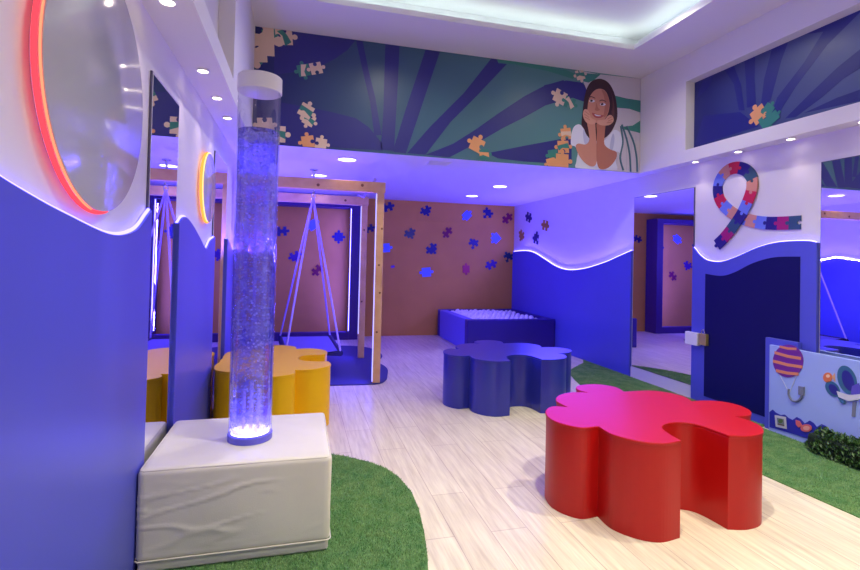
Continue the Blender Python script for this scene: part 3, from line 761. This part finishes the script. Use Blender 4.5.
# ------------------------------------------------------------------ ribbon of puzzle pieces
def ribbon():
    t = thing('puzzle_ribbon', 'colourful awareness-style loop ribbon of puzzle pieces on the right wall', 'wall sign')
    s = 570/110; g = lambda x, y: (700+x/s, 150+y/s)
    K = {'r': (206, 30, 60), 'n': (34, 26, 120), 'g': (50, 84, 104), 'o': (214, 146, 120), 'b': (110, 130, 226), 'm': (170, 20, 100)}
    K = {k: flat('ribbon_'+k, v) for k, v in K.items()}
    # centre line, tail at right end -> loop -> lower left end
    path = [g(*p) for p in ((524, 375), (440, 379), (350, 379), (270, 368), (200, 345), (145, 308), (105, 260), (92, 205), (105, 150), (145, 105), (195, 92), (242, 108), (272, 150), (272, 205), (250, 270), (215, 340), (170, 405), (130, 455), (92, 492))]
    P = crom([V((at(a, b2, x=XR-.004).y, at(a, b2, x=XR-.004).z, 0)) for a, b2 in path], 12)
    L_ = [0]
    for i in range(1, len(P)): L_.append(L_[-1]+(P[i]-P[i-1]).length)
    T = L_[-1]
    def pos(s_):
        s_ = max(-.05, min(T+.05, s_)); i = 1
        while i < len(L_)-1 and L_[i] < s_: i += 1
        f_ = (s_-L_[i-1])/(L_[i]-L_[i-1]); p = P[i-1]+(P[i]-P[i-1])*f_
        d = (P[min(i+1, len(P)-1)]-P[max(i-2, 0)]).normalized(); return p, V((-d.y, d.x, 0))
    cols = 'gmmnbobobrrnbborrngoorbnnmmn'
    cols = ['g', 'm', 'n', 'b', 'o', 'b', 'o', 'b', 'r', 'n', 'b', 'o', 'r', 'n', 'g', 'o', 'r', 'b', 'n', 'g', 'm', 'n']
    N = len(cols); seg = T/N; hw = .058
    for i, c in enumerate(cols):
        s0, s1 = i*seg, (i+1)*seg
        prof = []  # (s, w) outline; far end carries a knob, near end a matching socket
        kr = .017
        n = 6
        prof += [(s0+(s1-s0)*k/n, hw) for k in range(n+1)]
        prof += [(s1, kr*.6)] + [(s1+kr*.8+kr*math.cos(a), kr*math.sin(a)) for a in [math.radians(130-k*26) for k in range(11)]] + [(s1, -kr*.6)]
        prof += [(s1-(s1-s0)*k/n, -hw) for k in range(n+1)]
        prof += [(s0, -kr*.6)] + [(s0+kr*.8+kr*math.cos(a), kr*math.sin(a)) for a in [math.radians(-130+k*26) for k in range(11)]] + [(s0, kr*.6)]
        pts = []
        lift = .0105 if 15 <= i else .001
        for s_, w_ in prof:
            p, nn = pos(s_); q = p+nn*w_; pts.append(V((XR-lift, q.x, q.y)))
        MB().prism(pts, (-.008, 0, 0)).build('puzzle_segment', K[c], t)
ribbon()

# ------------------------------------------------------------------ murals
def poly_on(pts, mk, depth, dvec, th):
    P = [mk(a, b2) for a, b2 in pts]
    d = V(dvec); return MB().prism([p+d*depth for p in P], d*th)
# --- fascia mural
MY = YS-.0015
NAV = flat('mural_navy', (44, 43, 126)); 
TEALB = mural_mat('mural_teal', 0, [(-.5, hexc(32, 32, 108)), (-.05, hexc(40, 36, 112)), (.45, hexc(176, 146, 172)), (.9, hexc(154, 130, 180)), (1.6, hexc(148, 142, 192)), (2.4, hexc(166, 168, 206)), (3.3, hexc(132, 164, 182)), (3.9, hexc(100, 154, 150))])
PEACH, GREEN, ORNG, WPALE = flat('mural_peach', (226, 196, 176)), flat('mural_green', (58, 132, 122)), flat('mural_orange', (228, 160, 110)), flat('mural_white', (206, 198, 206))
mw = thing('wall_mural', 'wide printed mural over the low ceiling with rays, puzzle pieces and a girl', 'mural', 'printed murals near the ceiling')
fk = lambda a, b2: (lambda p: V((min(XUR-.002, max(XUL+.002, p.x)), MY, min(ZC-.002, max(ZL+.002, p.z)))))(at(a, b2, y=MY))
MB().box((XUL+.001, MY, ZL+.001), (XUR-.001, YS-.0002, ZC-.001)).build('print', TEALB, mw)
def mur(pts, name, m, depth=.0005, th=.001, parent=None, n=None):
    return poly_on(pts, fk, depth, (0, -1, 0), th).build(name, m, parent or mw)
def sc(pts, ox, oy, s): return [(ox+a/s, oy+b2/s) for a, b2 in pts]
for r in ([(60, 38), (86, 42), (110, 160), (135, 260), (158, 400), (130, 400), (115, 280), (85, 150)],
          [(172, 50), (226, 58), (220, 200), (205, 460), (155, 455), (165, 300)],
          [(325, 75), (380, 82), (320, 260), (250, 470), (200, 462), (250, 300)],
          [(575, 100), (645, 112), (520, 250), (420, 350), (325, 474), (255, 468), (340, 370), (470, 240)],
          [(850, 190), (780, 210), (700, 252), (600, 318), (520, 375), (430, 432), (325, 474), (415, 484), (520, 430), (620, 372), (700, 332), (780, 287), (850, 262)],
          [(560, 468), (700, 440), (836, 415), (880, 410), (880, 512), (700, 500), (600, 488)],
          [(-250, 270), (-40, 310), (60, 335), (110, 370), (160, 430), (160, 458), (-40, 445), (-250, 435)],
          [(-250, -30), (-80, 5), (60, 32), (30, 75), (-20, 110), (-100, 150), (-250, 170)]):
    mur(sc(r, 340, 30, 3.8), 'ray', NAV)
# dark sweep continuing to the girl, pale right part, green bands
s5 = lambda p: sc(p, 440, 0, 3.168)
mur(s5([(330, 270), (400, 255), (450, 262), (480, 290), (480, 330), (420, 310), (330, 335)]), 'ray', NAV, .0012)
mur(s5([(180, 186), (300, 203), (400, 222), (440, 240), (420, 250), (340, 225), (240, 205), (185, 200)]), 'green_band', GREEN, .0016)
mur(s5([(440, 222), (500, 235), (660, 250), (660, 560), (500, 560), (470, 520), (470, 300), (455, 262)]), 'pale_field', WPALE, .0016)
mur(s5([(460, 232), (508, 236), (490, 252), (470, 262), (452, 258)]), 'green_band', GREEN, .0030)
mur(s5([(540, 300), (590, 312), (660, 322), (660, 360), (600, 345), (545, 340)]), 'green_band', GREEN, .0030)
mur(s5([(575, 402), (610, 398), (660, 385), (660, 425), (620, 418), (580, 410)]), 'green_band', GREEN, .0030)
for q in ([(575, 395), (590, 440), (600, 490), (603, 545)], [(590, 400), (612, 450), (622, 500), (624, 545)], [(572, 400), (578, 450), (570, 500), (580, 540)]):
    pp = [fk(*w) for w in s5(q)]
    MB().tube([V((p.x, MY-.004, p.z)) for p in crom(pp, 6)], .012, 6).build('swirl', flat('mural_slate', (70, 110, 130)), mw)
gridm = MB()
for a in (545, 560, 575, 590, 605, 620): gridm.add(*(lambda p, q: ([V((p.x-.002, MY-.0032, p.z)), V((p.x+.002, MY-.0032, p.z)), V((q.x+.002, MY-.0032, q.z)), V((q.x-.002, MY-.0032, q.z))], [(0, 1, 2, 3)]))(fk(*s5([(a+15, 430)])[0]), fk(*s5([(a+15, 540)])[0])))
gridm.build('faint_grid', flat('mural_grid', (176, 172, 186)), mw)
MP = [0]
def mpiece(px, py, w, rot, m1, m2=None, sides=(1, -1, 1, -1), rot2=None):
    c = at(px, py, y=MY); MP[0] += 1; D = .0030+.0006*(MP[0] % 4)
    o = MB().prism([V((c.x+p.x, MY-D, min(ZC-.002, max(ZL+.002, c.z+p.y)))) for p in jig(0, 0, w, sides, rot)], (0, -.001, 0)).build('puzzle_piece', m1, mw)
    if m2:
        a = rot if rot2 is None else rot2
        u = V((math.cos(a), 0, math.sin(a))); v = V((-math.sin(a), 0, math.cos(a))); h = w*.5
        cc = V((c.x, MY-D-.0011, c.z))
        q = [cc+u*(-h)+v*(-w*.16), cc+u*(-h*.2)+v*(-w*.05), cc+u*h+v*(-w*.28), cc+u*h+v*(w*.18), cc+v*(w*.22), cc+u*(-h)+v*(w*.26)]
        q = [V((k.x, k.y, min(ZC-.002, max(ZL+.002, k.z)))) for k in q]
        MB().prism(q, (0, -.0006, 0)).build('piece_band', m2, o)
    return o
mpiece(303.6, 70.5, .115, .3, GREEN, PEACH, (-1, 1, 1, 1), 1.7); mpiece(316, 68.5, .115, .3, PEACH, None, (1, -1, 1, -1))
mpiece(306, 111, .13, -.45, PEACH, GREEN, (1, 1, -1, 1)); mpiece(309, 120, .11, -.45, PEACH, GREEN, (1, -1, 1, 1))
mpiece(308, 142, .12, .2, ORNG, None, (-1, 1, 1, 0)); mpiece(321, 144, .11, -.1, PEACH, None, (1, 1, -1, 0))
mpiece(277, 134, .16, 0, PEACH, GREEN, (1, -1, 1, 1)); mpiece(265, 125, .14, .1, PEACH, None)
mpiece(258, 40, .30, .05, PEACH, None, (1, -1, 1, -1)); mpiece(256, 52, .2, .1, PEACH, None, (1, -1, 1, 1)); mpiece(284, 37, .16, .1, PEACH, GREEN, (1, -1, -1, 0), -.9)
mpiece(271, 35, .14, .4, GREEN, None, (0, 0, 0, 0)); mpiece(252, 62, .12, 0, GREEN)
mpiece(477, 145, .15, -.4, ORNG, None, (-1, 1, 1, 0)); mpiece(484, 154.5, .11, .1, GREEN, ORNG, (1, 0, -1, 0))
mpiece(560, 97, .15, -.4, PEACH, None, (1, -1, 1, 1)); mpiece(569.5, 103, .13, -.3, GREEN, PEACH, (1, -1, 1, -1), -.9)
mpiece(566, 134, .13, .2, ORNG, PEACH, (0, 1, 1, -1)); mpiece(563, 147, .14, .1, ORNG, GREEN, (1, 1, 1, -1), .4)
mpiece(553, 155, .12, .2, GREEN, None, (1, 0, 1, -1)); mpiece(562, 161, .16, 0, ORNG, None, (1, 1, 1, 0)); mpiece(551, 163, .11, .3, ORNG, None, (1, 0, 1, 0))
mpiece(580, 75, .11, .3, PEACH, GREEN, (1, -1, 1, 1))

# printed girl
gs = lambda p: sc(p, 540, 60, 4.75)
gd = lambda pts, name, m, d, parent=None, smooth=True: mur([(q.x, q.y) for q in (crom([V((a, b2, 0)) for a, b2 in gs(pts)], 4, True) if smooth else [V((a, b2, 0)) for a, b2 in gs(pts)])], name, m, d, .0008, parent)
SKIN, SKIN2, SKIN3 = flat('print_skin', (206, 142, 122)), flat('print_skin_soft', (184, 116, 98)), flat('print_skin_light', (218, 160, 140))
HAIR, HAIR2, TEE, TEE2 = flat('print_hair', (62, 34, 44)), flat('print_hair_sheen', (100, 60, 60)), flat('print_tee', (222, 222, 240)), flat('print_tee_fold', (186, 188, 220))
gd([(275, 90), (240, 105), (218, 145), (207, 200), (200, 262), (196, 310), (205, 345), (225, 372), (262, 385), (300, 375), (330, 350), (352, 315), (366, 270), (364, 220), (354, 165), (333, 120), (308, 97)], 'hair', HAIR, .0046)
gd([(320, 130), (342, 170), (352, 230), (348, 290), (340, 280), (336, 210), (325, 165)], 'hair_sheen', HAIR2, .0056)
gd([(160, 318), (185, 306), (205, 325), (222, 360), (255, 390), (300, 385), (330, 355), (352, 332), (378, 345), (388, 380), (388, 442), (362, 436), (358, 480), (366, 516), (345, 522), (180, 520), (172, 480), (178, 440), (166, 412), (146, 402), (148, 355)], 'white_tee', TEE, .0056)
gd([(205, 330), (222, 362), (240, 388), (232, 405), (212, 400), (204, 365)], 'tee_fold', TEE2, .0066)
gd([(345, 350), (352, 372), (344, 425), (330, 420), (335, 380)], 'tee_fold', TEE2, .0066)
gd([(268, 134), (236, 150), (222, 190), (222, 230), (232, 268), (252, 292), (274, 300), (298, 290), (318, 262), (328, 225), (328, 180), (312, 146)], 'face', SKIN, .0066)
gd([(290, 140), (318, 165), (326, 215), (316, 262), (300, 270), (306, 220), (302, 175)], 'cheek_tone', SKIN2, .0076)
gd([(262, 118), (236, 130), (220, 165), (214, 215), (222, 240), (228, 195), (244, 160), (268, 140), (296, 140), (316, 160), (328, 200), (330, 250), (342, 230), (340, 175), (322, 135), (292, 116)], 'fringe', HAIR, .0086)
for cx, cy in ((246, 196), (297, 212)):
    gd([(cx-15, cy), (cx-7, cy-6), (cx+5, cy-6), (cx+13, cy+1), (cx+4, cy+6), (cx-8, cy+5)], 'eye_white', TEE, .0090)
    gd([(cx-10, cy-2), (cx-6, cy-6), (cx+1, cy-5), (cx+2, cy), (cx-3, cy+4), (cx-9, cy+3)], 'iris', HAIR, .0100)
    gd([(cx-17, cy-18), (cx-4, cy-23), (cx+14, cy-15), (cx+12, cy-12), (cx-4, cy-18), (cx-16, cy-14)], 'eyebrow', HAIR2, .0090)
gd([(266, 205), (272, 225), (282, 238), (270, 243), (258, 238), (262, 225)], 'nose', SKIN2, .0090)
gd([(245, 252), (262, 257), (282, 262), (300, 264), (288, 275), (268, 277), (252, 268)], 'mouth', flat('print_lips', (176, 80, 84)), .0090)
gd([(256, 259), (270, 262), (288, 266), (278, 268), (264, 266)], 'teeth', TEE, .0096)
# arms: elbows low, cheeks resting on the fists
gd([(222, 290), (256, 292), (262, 340), (266, 400), (270, 455), (262, 498), (240, 506), (210, 488), (184, 455), (168, 412), (180, 398), (214, 402), (232, 380), (228, 335)], 'arm', SKIN, .0096)
gd([(268, 300), (306, 300), (305, 345), (303, 400), (330, 425), (360, 438), (358, 470), (330, 506), (300, 520), (276, 512), (266, 470), (266, 400), (268, 345)], 'arm', SKIN2, .0104)
gd([(205, 240), (220, 236), (232, 252), (240, 276), (262, 288), (258, 304), (236, 306), (214, 294), (202, 268)], 'hand', SKIN3, .0112)
gd([(344, 272), (332, 262), (318, 268), (304, 284), (272, 288), (270, 302), (292, 312), (326, 310), (346, 292)], 'hand', SKIN3, .0112)
for q in ([(212, 246), (232, 262)], [(208, 258), (230, 274)], [(210, 272), (234, 286)], [(338, 270), (318, 282)], [(343, 282), (320, 292)], [(340, 296), (314, 300)]):
    (x0, y0), (x1, y1) = q
    gd([(x0, y0-1.5), (x1, y1-1.5), (x1, y1+1.5), (x0, y0+1.5)], 'finger_crease', SKIN2, .0122, None, False)

# --- right mural, in the right wall niche
NX = XUR+.11
mr_ = thing('wall_mural', 'printed dark blue ray mural set in the niche high on right wall', 'mural', 'printed murals near the ceiling')
RB = mural_mat('mural_right_blue', 1, [(1.6, hexc(110, 126, 160)), (2.6, hexc(100, 114, 160)), (3.4, hexc(78, 88, 160)), (3.9, hexc(40, 52, 126)), (4.35, hexc(32, 36, 112))])
MB().box((NX-.0025, -.598, 2.62), (NX-.0002, 4.308, 3.343)).build('print', RB, mr_)
rk = lambda a, b2: (lambda p: V((NX-.0027, min(4.307, p.y), min(3.342, max(2.621, p.z)))))(at(a, b2, x=NX-.0027))
s6 = lambda p: sc(p, 680, 0, 3.8)
for r in ([(170, 228), (205, 222), (232, 320), (246, 420), (224, 420), (205, 320)],
          [(246, 195), (286, 178), (284, 300), (290, 400), (255, 410), (250, 300)],
          [(350, 148), (412, 122), (385, 230), (345, 380), (305, 420), (320, 300)],
          [(470, 90), (600, 20), (700, -30), (560, 170), (440, 330), (370, 440), (345, 440), (370, 370), (470, 240), (545, 120)],
          [(700, 175), (600, 255), (500, 350), (400, 450), (440, 445), (540, 370), (620, 300), (700, 250)],
          [(700, 335), (600, 370), (470, 430), (700, 380)],
          [(37, 560), (90, 440), (230, 425), (300, 480)],
          [(60, 380), (90, 300), (130, 270), (110, 330)]):
    poly_on(s6(r), rk, 0, (-1, 0, 0), .001).build('ray', flat('mural_ray_navy', (34, 38, 122)) if 'RAYM' not in globals() else RAYM, mr_)
RP = [0]
def rpiece(px, py, w, rot, m1, sides, nm='puzzle_piece'):
    c = at(px, py, x=NX-.004); RP[0] += 1; D = .0042+.0011*RP[0]
    return MB().prism([V((NX-D, c.y-p.x, max(2.621, c.z+p.y))) for p in jig(0, 0, w, sides, rot)], (-.001, 0, 0)).build(nm, m1, mr_)
rpiece(759, 114.5, .14, .5, ORNG, (-1, 1, 1, 1)); rpiece(768, 110, .10, .8, GREEN, (1, 0, -1, 0)); rpiece(767, 120.5, .13, .5, GREEN, (1, -1, 0, 1)); rpiece(774, 117, .09, .5, GREEN, (1, 0, 0, 0))
# --- left mural
LX = XUL-.11
ml = thing('wall_mural', 'printed grey green mural in the niche high on left wall, jagged white edge', 'mural', 'printed murals near the ceiling')
LB = mural_mat('mural_left_slate', 1, [(.5, hexc(60, 80, 130)), (2.0, hexc(84, 106, 134)), (2.6, hexc(88, 124, 132)), (3.2, hexc(70, 110, 122))])
MB().box((LX+.0002, -.598, 2.62), (LX+.0025, 3.618, 3.343)).build('print', LB, ml)
lk = lambda a, b2: (lambda p: V((LX+.0027, min(3.617, p.y), min(3.342, max(2.621, p.z)))))(at(a, b2, x=LX+.0027))
we = [(2.62, 2.62), (2.66, 2.72), (2.74, 2.74), (2.72, 2.82), (2.62, 2.86), (2.64, 2.96), (2.76, 2.98), (2.78, 3.04), (2.7, 3.08), (2.55, 3.1), (2.52, 3.2), (2.6, 3.24), (2.58, 3.342), (3.617, 3.342), (3.617, 2.621)]
MB().prism([V((LX+.0027, a, max(2.621, c_))) for a, c_ in we], (.001, 0, 0)).build('pale_edge', WPALE, ml)
for (y, z, w) in ((1.9, 2.95, .12), (1.2, 2.8, .14), (.5, 3.1, .12)):
    MB().prism([V((LX+.0027, y+p.x, z+p.y)) for p in jig(0, 0, w, A, .4)], (.001, 0, 0)).build('puzzle_piece', PEACH, ml)
for q in ([(2.55, 2.621), (2.3, 2.8), (2.1, 3.342), (2.25, 3.342), (2.42, 2.85), (2.6, 2.66)], [(1.7, 2.621), (1.6, 3.342), (1.8, 3.342), (1.85, 2.621)]):
    MB().prism([V((LX+.0027, a, c_)) for a, c_ in q], (.001, 0, 0)).build('ray', NAV, ml)

# ------------------------------------------------------------------ blue LED light of the room
w = bpy.data.worlds.new('room_air'); S.world = w; w.use_nodes = True
w.node_tree.nodes['Background'].inputs[0].default_value = (.1, .1, .2, 1); w.node_tree.nodes['Background'].inputs[1].default_value = .05
lamp('bay_strip_light', 'AREA', (.83, 8.62, 1.2), 30, BLUE, (2.0, .012), (0, PI/2, 0))
lamp('swing_strip_light', 'AREA', (.80, 5.53, 1.1), 16, BLUE, (2.0, .012), (0, PI/2, 0))
lamp('swing_strip_light', 'AREA', (.80, 6.93, 1.1), 16, BLUE, (2.0, .012), (0, PI/2, 0))

S.view_settings.view_transform = 'Standard'; S.view_settings.look = 'None'; S.view_settings.gamma = 1
S.view_settings.use_curve_mapping = False; S.view_settings.exposure = 0
